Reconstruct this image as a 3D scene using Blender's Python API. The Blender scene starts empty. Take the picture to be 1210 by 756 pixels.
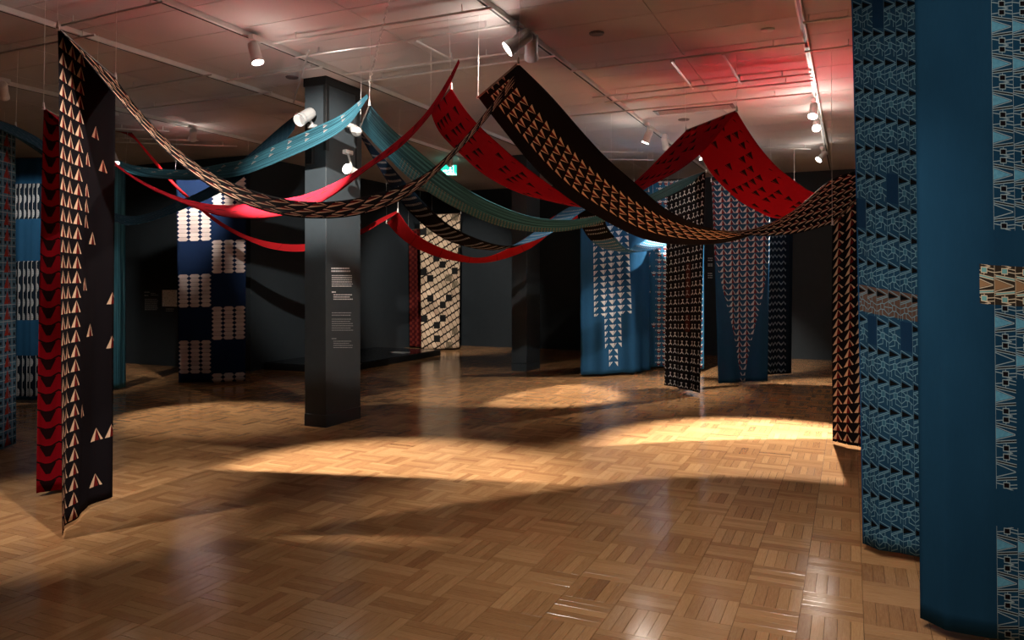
import bpy, bmesh, math, random
import numpy as np
from mathutils import Vector, Matrix
random.seed(7); RNG = np.random.default_rng(7)
scn = bpy.context.scene
COL = scn.collection
PI = math.pi

# ------------------------------------------------------------------ camera
W_PX, H_PX = 1210., 756.
F = 890.; HZ = 332.; CX = 605.; TH = math.atan(401/890.)
H = 1.72; K = 1.72/1.55
FW = Vector((-math.sin(TH), math.cos(TH), 0)); RT = Vector((math.cos(TH), math.sin(TH), 0)); UP = Vector((0, 0, 1))
CAM = Vector((0, 0, H))
cd = bpy.data.cameras.new('camera'); cam = bpy.data.objects.new('camera', cd); COL.objects.link(cam)
cam.location = CAM; cam.rotation_euler = (PI/2, 0, TH)
cd.sensor_width = 36.; cd.lens = 36.*F/W_PX
cd.shift_y = -(H_PX/2-HZ)/W_PX            # level camera, lens shifted down
cd.clip_start = .05; cd.clip_end = 100
scn.camera = cam
def ray(px, py): return FW + RT*((px-CX)/F) + UP*((HZ-py)/F)
def at(px, py, d): return CAM + ray(px, py)*(d*K)
def atz(px, py, z):
    r = ray(px, py); return CAM + r*((z-H)/r.z)
def atx(px, py, X):
    r = ray(px, py); return CAM + r*(X/r.x)
def aty(px, py, Y):
    r = ray(px, py); return CAM + r*(Y/r.y)
def proj(p):
    v = Vector(p)-CAM; d = v.dot(FW); return CX+F*v.dot(RT)/d, HZ-F*v.z/d, d

# ------------------------------------------------------------------ world + exposure
wd = bpy.data.worlds.new('world'); scn.world = wd; wd.use_nodes = True
wd.node_tree.nodes['Background'].inputs[0].default_value = (.5, .5, .55, 1)
wd.node_tree.nodes['Background'].inputs[1].default_value = 0.0
vs = scn.view_settings
vs.view_transform = 'Standard'; vs.look = 'None'; vs.gamma = 1; vs.use_curve_mapping = False
vs.exposure = 0.8
SPOT = 1.3          # overall lamp level
ZC = 4.125          # ceiling height

# ------------------------------------------------------------------ helpers
def tag(o, label=None, cat=None, group=None, kind=None):
    if label: o['label'] = label
    if cat: o['category'] = cat
    if group: o['group'] = group
    if kind: o['kind'] = kind
    return o
def obj(name, me, mat=None, parent=None):
    if isinstance(me, bmesh.types.BMesh):
        m = bpy.data.meshes.new(name); me.to_mesh(m); me.free(); me = m
    o = bpy.data.objects.new(name, me); COL.objects.link(o)
    if mat and not me.materials: me.materials.append(mat)
    if parent:
        o.parent = parent
        o.matrix_parent_inverse = Matrix.Translation(-parent.location)
    return o
def empty(name, loc, label=None, cat=None, group=None, kind=None):
    o = bpy.data.objects.new(name, None); COL.objects.link(o); o.location = loc; o.empty_display_size = .1
    return tag(o, label, cat, group, kind)
def bm_box(bm, lo, hi, bev=0):
    vs_ = [bm.verts.new((x, y, z)) for z in (lo[2], hi[2]) for y in (lo[1], hi[1]) for x in (lo[0], hi[0])]
    f = [(0,2,3,1),(4,5,7,6),(0,1,5,4),(2,6,7,3),(0,4,6,2),(1,3,7,5)]
    fs = [bm.faces.new([vs_[i] for i in q]) for q in f]
    if bev:
        es = list({e for q in fs for e in q.edges})
        bmesh.ops.bevel(bm, geom=es, offset=bev, segments=1, affect='EDGES')
    return bm
def box(name, lo, hi, mat, parent=None, bev=0):
    return obj(name, bm_box(bmesh.new(), lo, hi, bev), mat, parent)
def bm_tube(bm, pts, r, n=8, cap=True, radii=None):
    pts = [Vector(p) for p in pts]; rings = []
    for i, p in enumerate(pts):
        t = (pts[min(i+1, len(pts)-1)]-pts[max(i-1, 0)]).normalized()
        a = t.cross(Vector((0, 0, 1)))
        if a.length < 1e-3: a = t.cross(Vector((1, 0, 0)))
        a.normalize(); b = t.cross(a)
        rr = radii[i] if radii else r
        rings.append([bm.verts.new(p+(a*math.cos(2*PI*k/n)+b*math.sin(2*PI*k/n))*rr) for k in range(n)])
    for i in range(len(rings)-1):
        for k in range(n):
            bm.faces.new((rings[i][k], rings[i][(k+1) % n], rings[i+1][(k+1) % n], rings[i+1][k]))
    if cap:
        bm.faces.new(rings[0][::-1]); bm.faces.new(rings[-1])
    return bm
def tube(name, pts, r, mat, parent=None, n=8, radii=None):
    bm = bm_tube(bmesh.new(), pts, r, n, True, radii); bmesh.ops.recalc_face_normals(bm, faces=bm.faces)
    return obj(name, bm, mat, parent)

# ------------------------------------------------------------------ node maths
class Ex:
    nt = None
    def __init__(s, v): s.v = v.v if isinstance(v, Ex) else v
    def const(s): return isinstance(s.v, (int, float))
    def __add__(a, b): return M('ADD', a, b)
    __radd__ = __add__
    def __sub__(a, b): return M('SUBTRACT', a, b)
    def __rsub__(a, b): return M('SUBTRACT', b, a)
    def __mul__(a, b): return M('MULTIPLY', a, b)
    __rmul__ = __mul__
    def __truediv__(a, b): return M('DIVIDE', a, b)
    def __lt__(a, b): return M('LESS_THAN', a, b)
    def __gt__(a, b): return M('GREATER_THAN', a, b)
def M(op, *a):
    n = Ex.nt.nodes.new('ShaderNodeMath'); n.operation = op
    for i, x in enumerate(a):
        x = x.v if isinstance(x, Ex) else x
        if isinstance(x, (int, float)): n.inputs[i].default_value = x
        else: Ex.nt.links.new(x, n.inputs[i])
    return Ex(n.outputs[0])
def flr(a): return M('FLOOR', a)
def frc(a): return M('FRACT', a)
def ab(a): return M('ABSOLUTE', a)
def mn(a, b): return M('MINIMUM', a, b)
def mx(a, b): return M('MAXIMUM', a, b)
def AND(*a):
    r = a[0]
    for b in a[1:]: r = r*b
    return r
def OR(*a):
    r = a[0]
    for b in a[1:]: r = mx(r, b)
    return r
def NOT(a): return 1.0-Ex(a) if isinstance(a, Ex) else 1.0-a
def rng_(a, lo, hi): return (a > lo)*(a < hi)
def mod(a, b): return M('FLOORED_MODULO', a, b)
def clamp01(a): return mn(mx(a, 0.0), 1.0)
def white(x, y, z=0.0):
    n = Ex.nt.nodes.new('ShaderNodeTexWhiteNoise'); n.noise_dimensions = '3D'
    Ex.nt.links.new(comb(x, y, z), n.inputs['Vector']); return Ex(n.outputs['Value'])
def comb(x, y, z=0.0):
    n = Ex.nt.nodes.new('ShaderNodeCombineXYZ')
    for i, q in enumerate((x, y, z)):
        q = q.v if isinstance(q, Ex) else q
        if isinstance(q, (int, float)): n.inputs[i].default_value = q
        else: Ex.nt.links.new(q, n.inputs[i])
    return n.outputs[0]
def noise(x, y, z=0.0, scale=1.0, detail=2.0, rough=.5):
    n = Ex.nt.nodes.new('ShaderNodeTexNoise')
    Ex.nt.links.new(comb(x, y, z), n.inputs['Vector'])
    n.inputs['Scale'].default_value = scale; n.inputs['Detail'].default_value = detail; n.inputs['Roughness'].default_value = rough
    return Ex(n.outputs['Fac'])
def rgb(c):
    n = Ex.nt.nodes.new('ShaderNodeRGB'); n.outputs[0].default_value = (*c, 1); return n.outputs[0]
def mix(f, a, b):
    n = Ex.nt.nodes.new('ShaderNodeMix'); n.data_type = 'RGBA'
    f = f.v if isinstance(f, Ex) else f
    if isinstance(f, (int, float)): n.inputs[0].default_value = f
    else: Ex.nt.links.new(f, n.inputs[0])
    for i, c in ((6, a), (7, b)):
        if isinstance(c, tuple): n.inputs[i].default_value = (*c, 1)
        else: Ex.nt.links.new(c, n.inputs[i])
    return n.outputs[2]
def seg(x, y, a, b):          # distance to a segment
    bx, by = b[0]-a[0], b[1]-a[1]; L = bx*bx+by*by
    ax, ay = x-a[0], y-a[1]
    h = clamp01((ax*(bx/L))+(ay*(by/L)))
    dx, dy = ax-h*bx, ay-h*by
    return M('SQRT', dx*dx+dy*dy)
def material(name, fn, rough=.8, spec=.3, bump=None, **kw):
    m = bpy.data.materials.new(name); m.use_nodes = True; nt = m.node_tree; Ex.nt = nt
    b = nt.nodes['Principled BSDF']
    b.inputs['Roughness'].default_value = rough; b.inputs['Specular IOR Level'].default_value = spec
    for k, v in kw.items(): b.inputs[k.replace('_', ' ')].default_value = v
    c = fn()
    if isinstance(c, tuple) and len(c) == 3 and not isinstance(c[0], (int, float)):
        c, r_, bmp = c
        if r_ is not None: nt.links.new(r_.v, b.inputs['Roughness'])
        if bmp is not None:
            bn = nt.nodes.new('ShaderNodeBump'); bn.inputs['Strength'].default_value = bump or .2; bn.inputs['Distance'].default_value = .004
            nt.links.new(bmp.v, bn.inputs['Height']); nt.links.new(bn.outputs[0], b.inputs['Normal'])
    if isinstance(c, tuple): b.inputs['Base Color'].default_value = (*c, 1)
    else: nt.links.new(c, b.inputs['Base Color'])
    return m
def plain(name, c, rough=.6, spec=.3, **kw):
    def fn():
        p = pos3(); n_ = noise(p[0], p[1], p[2], 9., 3.)
        return mix(n_, tuple(v*.88 for v in c), tuple(min(1, v*1.12) for v in c))
    return material(name, fn, rough, spec, **kw)
def pos3():
    g = Ex.nt.nodes.new('ShaderNodeNewGeometry'); s = Ex.nt.nodes.new('ShaderNodeSeparateXYZ')
    Ex.nt.links.new(g.outputs['Position'], s.inputs[0]); return [Ex(s.outputs[i]) for i in range(3)]
def uv():
    g = Ex.nt.nodes.new('ShaderNodeUVMap'); g.uv_map = 'UVMap'; s = Ex.nt.nodes.new('ShaderNodeSeparateXYZ')
    Ex.nt.links.new(g.outputs[0], s.inputs[0]); return Ex(s.outputs[0]), Ex(s.outputs[1])
def emis(name, c, s):
    m = bpy.data.materials.new(name); m.use_nodes = True
    b = m.node_tree.nodes['Principled BSDF']; b.inputs['Base Color'].default_value = (*c, 1)
    b.inputs['Emission Color'].default_value = (*c, 1); b.inputs['Emission Strength'].default_value = s
    return m

# ------------------------------------------------------------------ plain materials
M_wall = plain('charcoal_wall', (.021, .028, .034), .6, .25)
M_dark = plain('black_paint', (.008, .009, .010), .5, .3)
M_col = plain('column_charcoal', (.032, .042, .050), .5, .3)
M_white = plain('white_metal', (.62, .60, .58), .4, .4)
M_alu = plain('silver_rail', (.62, .60, .59), .3, .5, Metallic=.35)
M_grey = plain('grey_metal', (.40, .41, .42), .35, .5, Metallic=.3)
M_cord = plain('white_cord', (.75, .72, .70), .7)
M_black = plain('black_metal', (.012, .012, .013), .4)
M_vinyl = plain('white_vinyl', (.75, .77, .78), .6)
M_vinyl2 = plain('grey_vinyl', (.30, .32, .33), .6)
M_sub = plain('floor_joint', (.05, .028, .014), .8)
M_rod = plain('wooden_rod', (.10, .06, .04), .6)
M_lamp = emis('lamp_glow', (1, .93, .84), 60)
M_vent = plain('vent_grey', (.16, .14, .14), .6)
def f_ceil():
    x, y, z = pos3(); n1 = noise(x, y, z, 60., 3.); n2 = noise(x, y, z, 1.2, 2.)
    return mix(n2, (.48, .45, .445), (.57, .535, .53)), None, n1
M_ceil = material('ceiling_panel_board', f_ceil, .75, .25, bump=.25)

# parquet: per strip colour from the strip's own place in the block pattern
BLK = .30; NST = 5
C0 = atz(958.5, 638, 0)
def f_floor():
    x, y, z = pos3()
    a = (x-C0.x)/BLK; b = (y-C0.y)/BLK
    ia, ib = flr(a), flr(b); par = mod(ia+ib, 2.0)
    fa, fb = frc(a), frc(b)
    s = flr((fa*par+fb*(1.0-par))*NST)           # par=1: strips run along y
    w1 = white(ia+.5, ib+.5, s); w2 = white(ia+.5, ib+.5, s+20.); w3 = white(ia+.5, ib+.5, 50.)
    al = a*(1.0-par)+b*par; ac = a*par+b*(1.0-par)
    g = noise(al*1.3+w1*40., ac*16., w2*9., 3., 4., .6)
    g2 = noise(al*7.+w2*40., ac*60., w1*9., 2., 3., .6)
    t = clamp01(w1*.40+w3*.22+(g-.5)*.75+(g2-.5)*.3+.14)
    c = mix(t, (.245, .108, .042), (.58, .335, .155))
    c = mix((w2 > .94)*.30, c, (.17, .06, .025))
    rg = .09+g*.09+w2*.04
    n3 = noise(x, y, z, 14., 2.)
    return c, rg, g2*.12+n3*.32
M_floor = material('oak_parquet', f_floor, .25, .5, bump=.22, Coat_Weight=.0)

# ------------------------------------------------------------------ cloth prints
CREAM = (.74, .50, .34); MAROON = (.14, .012, .012); INK = (.010, .008, .010)
def weave(c, x, y, amt=.18):
    n1 = noise(x*1., y*.25, 0., 60., 2.); n2 = noise(x, y, 3., 2.2, 3.)
    k = (n1-.5)*amt+(n2-.5)*amt*1.5
    n = Ex.nt.nodes.new('ShaderNodeHueSaturation'); Ex.nt.links.new(c if not isinstance(c, tuple) else rgb(c), n.inputs['Color'])
    Ex.nt.links.new((k+1.0).v, n.inputs['Value']); return n.outputs[0]
def pyramid(x, y, cw, ch, wid=.44, top=.93, bot=.10, ox=0., oy=0., flip=False):
    """a printed pyramid in each cell: pale left side, dark heart, thin pale right edge"""
    a = x/cw+ox; b = y/ch+oy
    p = frc(a)-.5; q = frc(b)
    if flip: q = 1.0-q
    h = (q-bot)/(top-bot)
    w = (1.0-h)*wid+.004
    t = p/w
    ins = AND(rng_(h, 0., 1.), ab(t) < 1.0)
    pale = ins*OR(t < -.22, t > .66)
    dark = ins*rng_(t, -.22, .45)
    return pale, dark, flr(a), flr(b)
def cloth_mat(name, fn, rough=.95, spec=.01, sheen=0.):
    return material(name, fn, rough, spec, Sheen_Weight=sheen)
LEN = {}     # section lengths of the long cloths, filled in before the materials are made

def print_black():
    L1, L2, L3 = LEN['black']
    def fn():
        x, y = uv()
        sec1 = y < L1; sec4 = y > L3
        sec2 = rng_(y, L1, L2); sec3 = rng_(y, L2, L3)
        pale, dark, ia, ib = pyramid(x*(5.6-sec2*3.2-sec4*1.35), y*(9.6-sec2*2.8)*(1.0-2.0*sec4), 1., 1.)
        reg = OR(sec1*(x < .535), sec4, sec2, sec3*OR(rng_(x, .36, .98), y > L2+(L3-L2)*.62))
        p2, d2, ja, jb = pyramid(x, y, .20, .115, ox=.3)
        sp = sec1*(x > .60)*(white(ja, jb, 2.) > .86)
        pale = OR(pale*reg, p2*sp); dark = OR(dark*reg, d2*sp)
        c = mix(pale, INK, CREAM); c = mix(dark, c, MAROON)
        return weave(c, x, y, .12)
    return fn
def print_red():
    L1, L2, L3, L4 = LEN['red']
    def fn():
        x, y = uv()
        sec1 = y < L1
        a = x/.30; b = y/.14; p = ab(frc(a)-.5); q = frc(b)     # big dark winged motif on the tail
        m1 = sec1*OR(AND(q < .62, p < .10+q*.45, q > p*.6-.05), ab(q-.50-p*.55) < .05)
        p2, d2, ja, jb = pyramid(x, y, .175, .150, wid=.40, top=.75)
        keep = (white(ja, jb, 5.) > .48)*rng_(x, .12, 1.18)*(1.0-sec1)
        m2 = keep*OR(p2, d2)
        c = mix(OR(m1, m2), (.25, .005, .012), (.018, .006, .007))
        return weave(c, x, y, .12)
    return fn
def print_red_far():
    def fn():
        x, y = uv(); m = (frc(y/.5) < .03)*.5
        return weave(mix(m, (.38, .012, .016), (.10, .004, .006)), x, y, .15)
    return fn
def wing_marks(x, y, cw=.150, ch=.130):
    a, b = x/cw, y/ch; fa, fb = frc(a)-.5, frc(b)
    st = OR(AND(ab(fa) < .055, rng_(fb, .12, .55)), AND(ab(fb-.50-ab(fa)*.55) < .065, ab(fa) < .34), AND(ab(fa) < .16, ab(fb-.16) < .05))
    return st, white(flr(a), flr(b), 1.)
def print_teal():
    L1, L2, L3 = LEN['teal']
    def fn():
        x, y = uv()
        n = noise(x*26., y*.5, 0., 1., 3., .7); n2 = noise(x*70., y*1.2, 4., 1., 2.)
        st = clamp01((n-.42)*4.5)*.75+n2*.25
        c = mix(st, (.008, .030, .048), (.075, .25, .33))
        pa, da, ia, ib = pyramid(x, y, .30, .42, wid=.30, top=.6, bot=.35)
        bd = (ia > 1.0)*rng_(y, L1, L2); c = mix(pa*bd*.7, c, (.55, .55, .50)); c = mix(da*bd*.6, c, (.30, .08, .07))
        q = frc(y/.05); r = frc(x/.09)
        dots = AND(q < .45, r < .25, x > .72)*rng_(y, L2+.7, L3-1.6)
        c = mix(dots, c, (.36, .27, .20))
        mk, w = wing_marks(x, y)
        tl = mix(mk, (.009, .009, .011), mix(w, (.42, .44, .46), (.62, .60, .58)))
        tl = mix(AND(rng_(x, .45, .58), w > .5, rng_(frc(y/1.9), .3, .9))*.5, tl, (.10, .025, .02))
        c = mix(y > L3, c, tl)
        return weave(c, x, y, .15)
    return fn
def print_triangles():
    def fn():
        x, y = uv()
        pb, db, ka, kb = pyramid(x, y, .152, .108, wid=.40, top=.90, bot=.15, flip=True, ox=.05)
        m1 = ab(x-.524); lim = .076+(y > .44)*.076*1.0+(y > 1.02)*.155
        odd = y < .44
        pc, dc, kc, kd = pyramid(x, y, .152, .108, wid=.40, top=.90, bot=.15, flip=True, ox=.55)
        reg = (m1 < lim)*(y > .10)
        pb = OR(pb, db)*(1.0-odd)+OR(pc, dc)*odd; db = pb
        c = mix(noise(x*6., y*.5, 0., 1., 2.), (.014, .060, .130), (.022, .085, .175))
        return weave(mix(OR(pb, db)*reg, c, (.60, .60, .58)), x, y, .15)
    return fn
def print_indigo():
    (L1,) = LEN['indigo']
    def fn():
        x, y = uv()
        # tail: mosaic of small squares, a column of red triangles
        a, b = x/.085, y/.085; fa, fb = frc(a), frc(b)
        grid = OR(fa < .08, fb < .08); sq = AND(rng_(fa, .35, .70), rng_(fb, .3, .65))
        pa, da, ia, ib = pyramid(x, y, .17, .16, wid=.40)
        red = OR(pa, da)*(mod(ia, 3.0) < 1.0)
        c1 = mix(white(flr(a), flr(b), 1.), (.03, .075, .13), (.07, .16, .24))
        c1 = mix(grid, c1, (.26, .33, .38)); c1 = mix(sq, c1, (.010, .014, .022)); c1 = mix(red, c1, (.22, .03, .025))
        n = noise(x*24., y*.6, 0., 1., 3., .7)
        ln = OR(frc(x/.16+n*.3) < .08, AND(frc(y/.12) < .2, frc(x/.10) < .22))
        c2 = mix(n, (.012, .035, .06), (.035, .09, .14)); c2 = mix(ln*.5, c2, (.12, .20, .26))
        return weave(mix(y < L1, c2, c1), x, y, .15)
    return fn
def print_dashes():
    (L1,) = LEN['bw']
    def fn():
        x, y = uv()
        a, b = x/.098, y/.105; fa, fb = frc(a)-.5, frc(b)
        dash = AND(rng_(fb, .30, .62), ab(fa-(fb-.4)*.5) < .24)
        w = white(flr(a), flr(b), 1.)
        blue = OR(rng_(y, L1-1.55, L1-.25), y > L1+1.05)
        base = mix(blue, (.009, .009, .011), (.05, .16, .29))
        base = mix((y < 1.6)*.8, base, (.014, .035, .075))
        mk = dash*.8*(frc(y/.63) < .86)*rng_(x, .10, 1.17)
        return weave(mix(mk, base, mix(w, (.42, .44, .46), (.62, .60, .58))), x, y, .12)
    return fn
def print_checker(Wd, Hh):
    def fn():
        x, y = uv()
        bw, bh = Wd/2, .545
        ia, ib = flr(x/bw), flr((y+.40)/bh)
        on = mod(ia+ib, 2.0)
        a = frc(x/bw)*3.0; b = frc((y+.40)/bh)*8.0
        fa, fb = ab(frc(a)-.5), ab(frc(b)-.5)
        w = white(flr(a)+ia*5., flr(b)+ib*9., 0.)
        hexm = AND(fa < .49-fb*.42, fb < .47)
        lines = AND(ab(fb-.22) < .04, fa < .33)
        c = mix(noise(x, y, 0., 1.5, 2.), (.006, .012, .034), (.009, .020, .055))
        lt = mix(w, (.40, .33, .32), (.54, .46, .44)); lt = mix(lines*.5, lt, (.25, .19, .17))
        c = mix(hexm*on, c, lt)
        return weave(c, x, y, .2)
    return fn
def print_halfmoon():
    def fn():
        x, y = uv()
        band = OR(rng_(y, .05, .62), rng_(y, 1.12, 1.95), rng_(y, 2.55, 3.05))
        a, b = x/.13, y/.21; fa, fb = frc(a)-.30, frc(b)-.5
        disc = AND(M('SQRT', fa*fa*1.4+fb*fb*2.2) < .42, fa > .0)
        line = ab(frc(a)-.18) < .05
        st = frc(y/.02) < .55
        c = mix(noise(x, y, 0., 2., 2.), (.008, .035, .075), (.012, .05, .11))
        c = mix(band, c, (.006, .010, .016))
        c = mix(band*OR(disc*(.35+.3*st), line*.8), c, (.42, .43, .45))
        return weave(c, x, y, .15)
    return fn
def print_gold():
    def fn():
        x, y = uv()
        u_ = x*.80+y*.45; v_ = y*.80-x*.45
        a = u_/.105; b = v_/.155; ib = flr(b); a2 = a+mod(ib, 2.0)*.5
        fa, fb = ab(frc(a2)-.5), ab(frc(b)-.5)
        hexm = AND(fa < .50-fb*.30, fb < .40, fa < .46)
        w = white(flr(x/.165), flr(y/.165), 0.)
        w2 = white(flr(a2), ib, 3.)
        lt = mix(w2, (.42, .30, .21), (.60, .46, .33))
        c = mix(hexm, (.012, .010, .010), lt)
        c = mix((w > .89), c, (.012, .012, .012)); c = mix((w < .05)*.8, c, (.09, .075, .05))
        return weave(c, x, y, .15)
    return fn
def print_darkred():
    def fn():
        x, y = uv(); f = OR(AND(frc(x/.14) < .5, frc(y/.14) < .5), AND(frc(x/.14+.5) < .45, frc(y/.14+.5) < .45))
        return weave(mix(f, (.045, .006, .007), (.10, .016, .012)), x, y, .2)
    return fn
def print_birds():
    def fn():
        x, y = uv()
        a, b = x/.105, y/.125; fa, fb = ab(frc(a)-.5), frc(b)-.5
        w = white(flr(a), flr(b), 2.)
        reg = OR(x > .40, w > .88)
        wing = OR(AND(ab(fb-fa*.5-.05) < .10, fa < .40), AND(fa < .10, ab(fb) < .40))
        red = AND(fa < .30, ab(fb+.12) < .12)
        c = mix(noise(x*6., y*.5, 0., 1., 2.), (.022, .10, .19), (.035, .15, .27))
        c = mix(wing*reg, c, (.66, .64, .62)); c = mix(red*reg, c, (.20, .03, .03))
        return weave(c, x, y, .15)
    return fn
def print_bluered(Hh):
    def fn():
        x, y = uv()
        p, d, ia, ib = pyramid(x, y, .185, .095, wid=.50, top=1.0, bot=.10, ox=.42)
        lim = clamp01((y-.15)/2.0)*.62+.06
        # thin white edge lines and a red heart in each chevron
        reg = ab(x-.66) < lim
        c = mix(noise(x*6., y*.5, 0., 1., 2.), (.014, .060, .130), (.022, .085, .180))
        c = mix(p*reg, c, (.52, .56, .60)); c = mix(d*reg, c, (.15, .025, .03))
        return weave(c, x, y, .15)
    return fn
def print_navychev():
    def fn():
        x, y = uv()
        a, b = x/.15, y/.12; fa, fb = ab(frc(a)-.5), frc(b)
        m = AND(ab(fb-.3-fa*.9) < .12, fa < .46)*(x < 1.0)
        return weave(mix(m, (.006, .012, .022), (.14, .17, .20)), x, y, .15)
    return fn
SEGS = [((0, 0), (0, 1)), ((0, .62), (.92, .80)), ((0, .56), (.95, .76)), ((0, 1.0), (.92, .83)), ((.36, .30), (.66, .30)), ((.66, .30), (.66, .50)), ((.66, .50), (.36, .50)),
        ((.36, .50), (.36, .30)), ((.5, .50), (.5, .66)), ((.36, .30), (.05, .20)), ((.66, .30), (.97, .17)), ((.66, .50), (.97, .60)), ((.36, .48), (.03, .42)),
        ((.5, .30), (.5, .12)), ((.5, .12), (.95, .05)), ((.2, .25), (.2, .04)), ((.97, .40), (.66, .40))]
def mosaic(x, y, cw, ch, lw=.010):
    a, b = x/cw, y/ch; fa, fb = frc(a), frc(b)
    px, py = fa*cw, fb*ch
    fl_ = (white(flr(a), flr(b), 11.) > .5); fx = fa+fl_*(1.0-2.0*fa); qx = fx*cw
    d = None
    for k_, (s, e) in enumerate(SEGS):
        q = seg(px if k_ < 4 else qx, py, (s[0]*cw, s[1]*ch), (e[0]*cw, e[1]*ch))
        d = q if d is None else mn(d, q)
    line = d < lw*.5
    tri = ab(fb-.81) < (.80-fa)*.14
    sq = AND(rng_(fx, .36, .66), rng_(fb, .30, .50))
    return line, tri, sq, flr(a), flr(b), fa, fb
def print_mosaic():
    def fn():
        x, y = uv()
        line, tri, sq, ia, ib, fa, fb = mosaic(x, y, .134, .184, .0052)
        w = white(ia, ib, 0.)
        blank = (w > .975)
        band = rng_(y, 1.488, 1.656)
        c = mix(noise(x, y, 0., 3., 2.), (.010, .034, .075), (.020, .070, .130))
        c = mix(sq*.8, c, (.045, .135, .20))
        c = mix(band, c, mix(noise(x, y, 2., 9., 2.), (.085, .045, .032), (.13, .085, .07)))
        c = mix(tri, c, (.006, .006, .007))
        c2 = mix(line*.8, c, (.17, .32, .40)); c2 = mix(x < .018, c2, (.02, .09, .22))
        c = mix(blank, c2, (.010, .034, .08))
        return weave(c, x, y, .18)
    return fn
def print_indigo_plain(x1, cw, ch=.178):
    def fn():
        x, y = uv()
        a, b = (x-x1)/cw, (y-1.70)/ch+.5
        ia, ib, fa, fb = flr(a), flr(b), frc(a), frc(b)
        m = ab(fb-.5)*2.0
        px, py = fa*cw, m*(ch/2); d = None
        for p, q in [((0, 0), (0, 1)), ((0, .36), (.92, .02)), ((0, .56), (.97, .40)), ((0, .44), (.97, .27)), ((.36, .62), (.64, .62)), ((.64, .62), (.64, .92)), ((.36, .92), (.36, .62)), ((.36, .92), (.64, .92)),
                     ((0, .68), (.36, .74)), ((.64, .74), (1, .68)), ((.5, .92), (.8, 1.0)), ((.5, .54), (.5, .62)), ((.64, .92), (1, .86))]:
            q_ = seg(px, py, (p[0]*cw, p[1]*ch/2), (q[0]*cw, q[1]*ch/2)); d = q_ if d is None else mn(d, q_)
        line = d < .0021
        tri = m < (.86-fa)*.36; sq = AND(rng_(fa, .36, .64), rng_(m, .62, .92)); bar = AND(ab(m-.50+.16*fa) < .055, rng_(fa, .08, .97))
        w = white(ia, flr(ib*.5), 7.)
        reg = (x > x1)*OR(w > .34, y > 2.1)*(white(ia, ib, 3.) > .10)
        band = (x > x1-.085)*rng_(y, 1.605, 1.795)
        c = mix(noise(x, y*.4, 0., 2.2, 3.), (.008, .034, .072), (.014, .058, .112))
        n = noise(x, y, 0., 60., 2.)
        k = mix(tri*reg*(white(ia, ib, 5.) > .3), c, mix(n, (.06, .22, .36), (.16, .42, .55)))
        k = mix(OR(sq, bar)*reg, k, (.010, .008, .010)); k = mix(line*reg*.8, k, (.34, .44, .48))
        g = mix(tri, (.035, .026, .020), (.30, .17, .09)); g = mix(OR(sq, bar), g, (.16, .38, .38)); g = mix(line, g, (.62, .50, .36))
        return weave(mix(band, k, g), x, y, .15)
    return fn

# ------------------------------------------------------------------ room
floor = tag(box('floor', (-17, -5, -.06), (5.2, 18.2, -.006), M_sub), 'brown oak parquet floor in small square blocks', 'floor', kind='structure')
XW0, XW1, YW0, YW1 = -16.4, 4.6, -4.4, 17.75
XR = -10.45; YL = 11.05
tag(box('wall_back', (XR-.2, YW1, -.02), (XW1+.2, YW1+.2, ZC), M_wall), 'dark charcoal back wall of the gallery', 'wall', kind='structure')
tag(box('wall_alcove', (XR-.15, YL+.15, -.02), (XR, YW1, ZC), M_wall), 'charcoal side wall of the recess behind the platform', 'wall', kind='structure')
tag(box('wall_side', (XW0, YL, -.02), (XR, YL+.15, ZC), M_wall), 'charcoal wall with the small white sheet', 'wall', kind='structure')
tag(box('wall_left', (XW0-.2, YW0, -.02), (XW0, YL+.15, ZC), M_wall), 'charcoal wall beyond the left panels', 'wall', kind='structure')
tag(box('wall_right', (XW1, YW0, -.02), (XW1+.2, YW1, ZC), M_wall), 'charcoal wall on the far side of the blue hangings', 'wall', kind='structure')
tag(box('wall_front', (XW0-.2, YW0-.2, -.02), (XW1+.2, YW0, ZC), M_wall), 'charcoal wall facing the back wall', 'wall', kind='structure')

# parquet strips: the 300 that show largest are objects, the rest one mesh
SL, SW, GAP = BLK, BLK/NST, .0007
def strip_mesh(name, tilt):
    bm = bmesh.new()
    x, y, c = SL/2-GAP, SW/2-GAP, .0009
    v = []
    for zz, s in ((-.006, 0.), (-c, 0.), (0, c)):
        v.append([bm.verts.new((sx*(x-s), sy*(y-s), zz+(sy*tilt if zz == 0 else 0))) for sx, sy in ((-1,-1),(1,-1),(1,1),(-1,1))])
    for i in range(2):
        for k in range(4): bm.faces.new((v[i][k], v[i][(k+1) % 4], v[i+1][(k+1) % 4], v[i+1][k]))
    bm.faces.new(v[2])
    m = bpy.data.meshes.new(name); bm.to_mesh(m); bm.free(); m.materials.append(M_floor); return m
strips = []
i0, i1 = math.floor((XW0-C0.x)/BLK), math.ceil((XW1-C0.x)/BLK)
j0, j1 = math.floor((YW0-C0.y)/BLK), math.ceil((YW1-C0.y)/BLK)
for i in range(i0, i1):
    for j in range(j0, j1):
        for s in range(NST):
            if (i+j) % 2 == 0: strips.append((C0.x+(i+.5)*BLK, C0.y+j*BLK+(s+.5)*SW, 0))
            else: strips.append((C0.x+i*BLK+(s+.5)*SW, C0.y+(j+.5)*BLK, 1))
def vis(p):
    x, y, d = proj((p[0], p[1], 0))
    if d < .5 or x < 10 or x > 1200 or y > 750 or (x > 1020 and y < 640) or (x > 1090 and y < 745): return 0
    return 1/d**3
strips.sort(key=vis, reverse=True)
MS = [strip_mesh('parquet_strip', t) for t in (-.00015, -.00005, .00005, .00015)]
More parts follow.
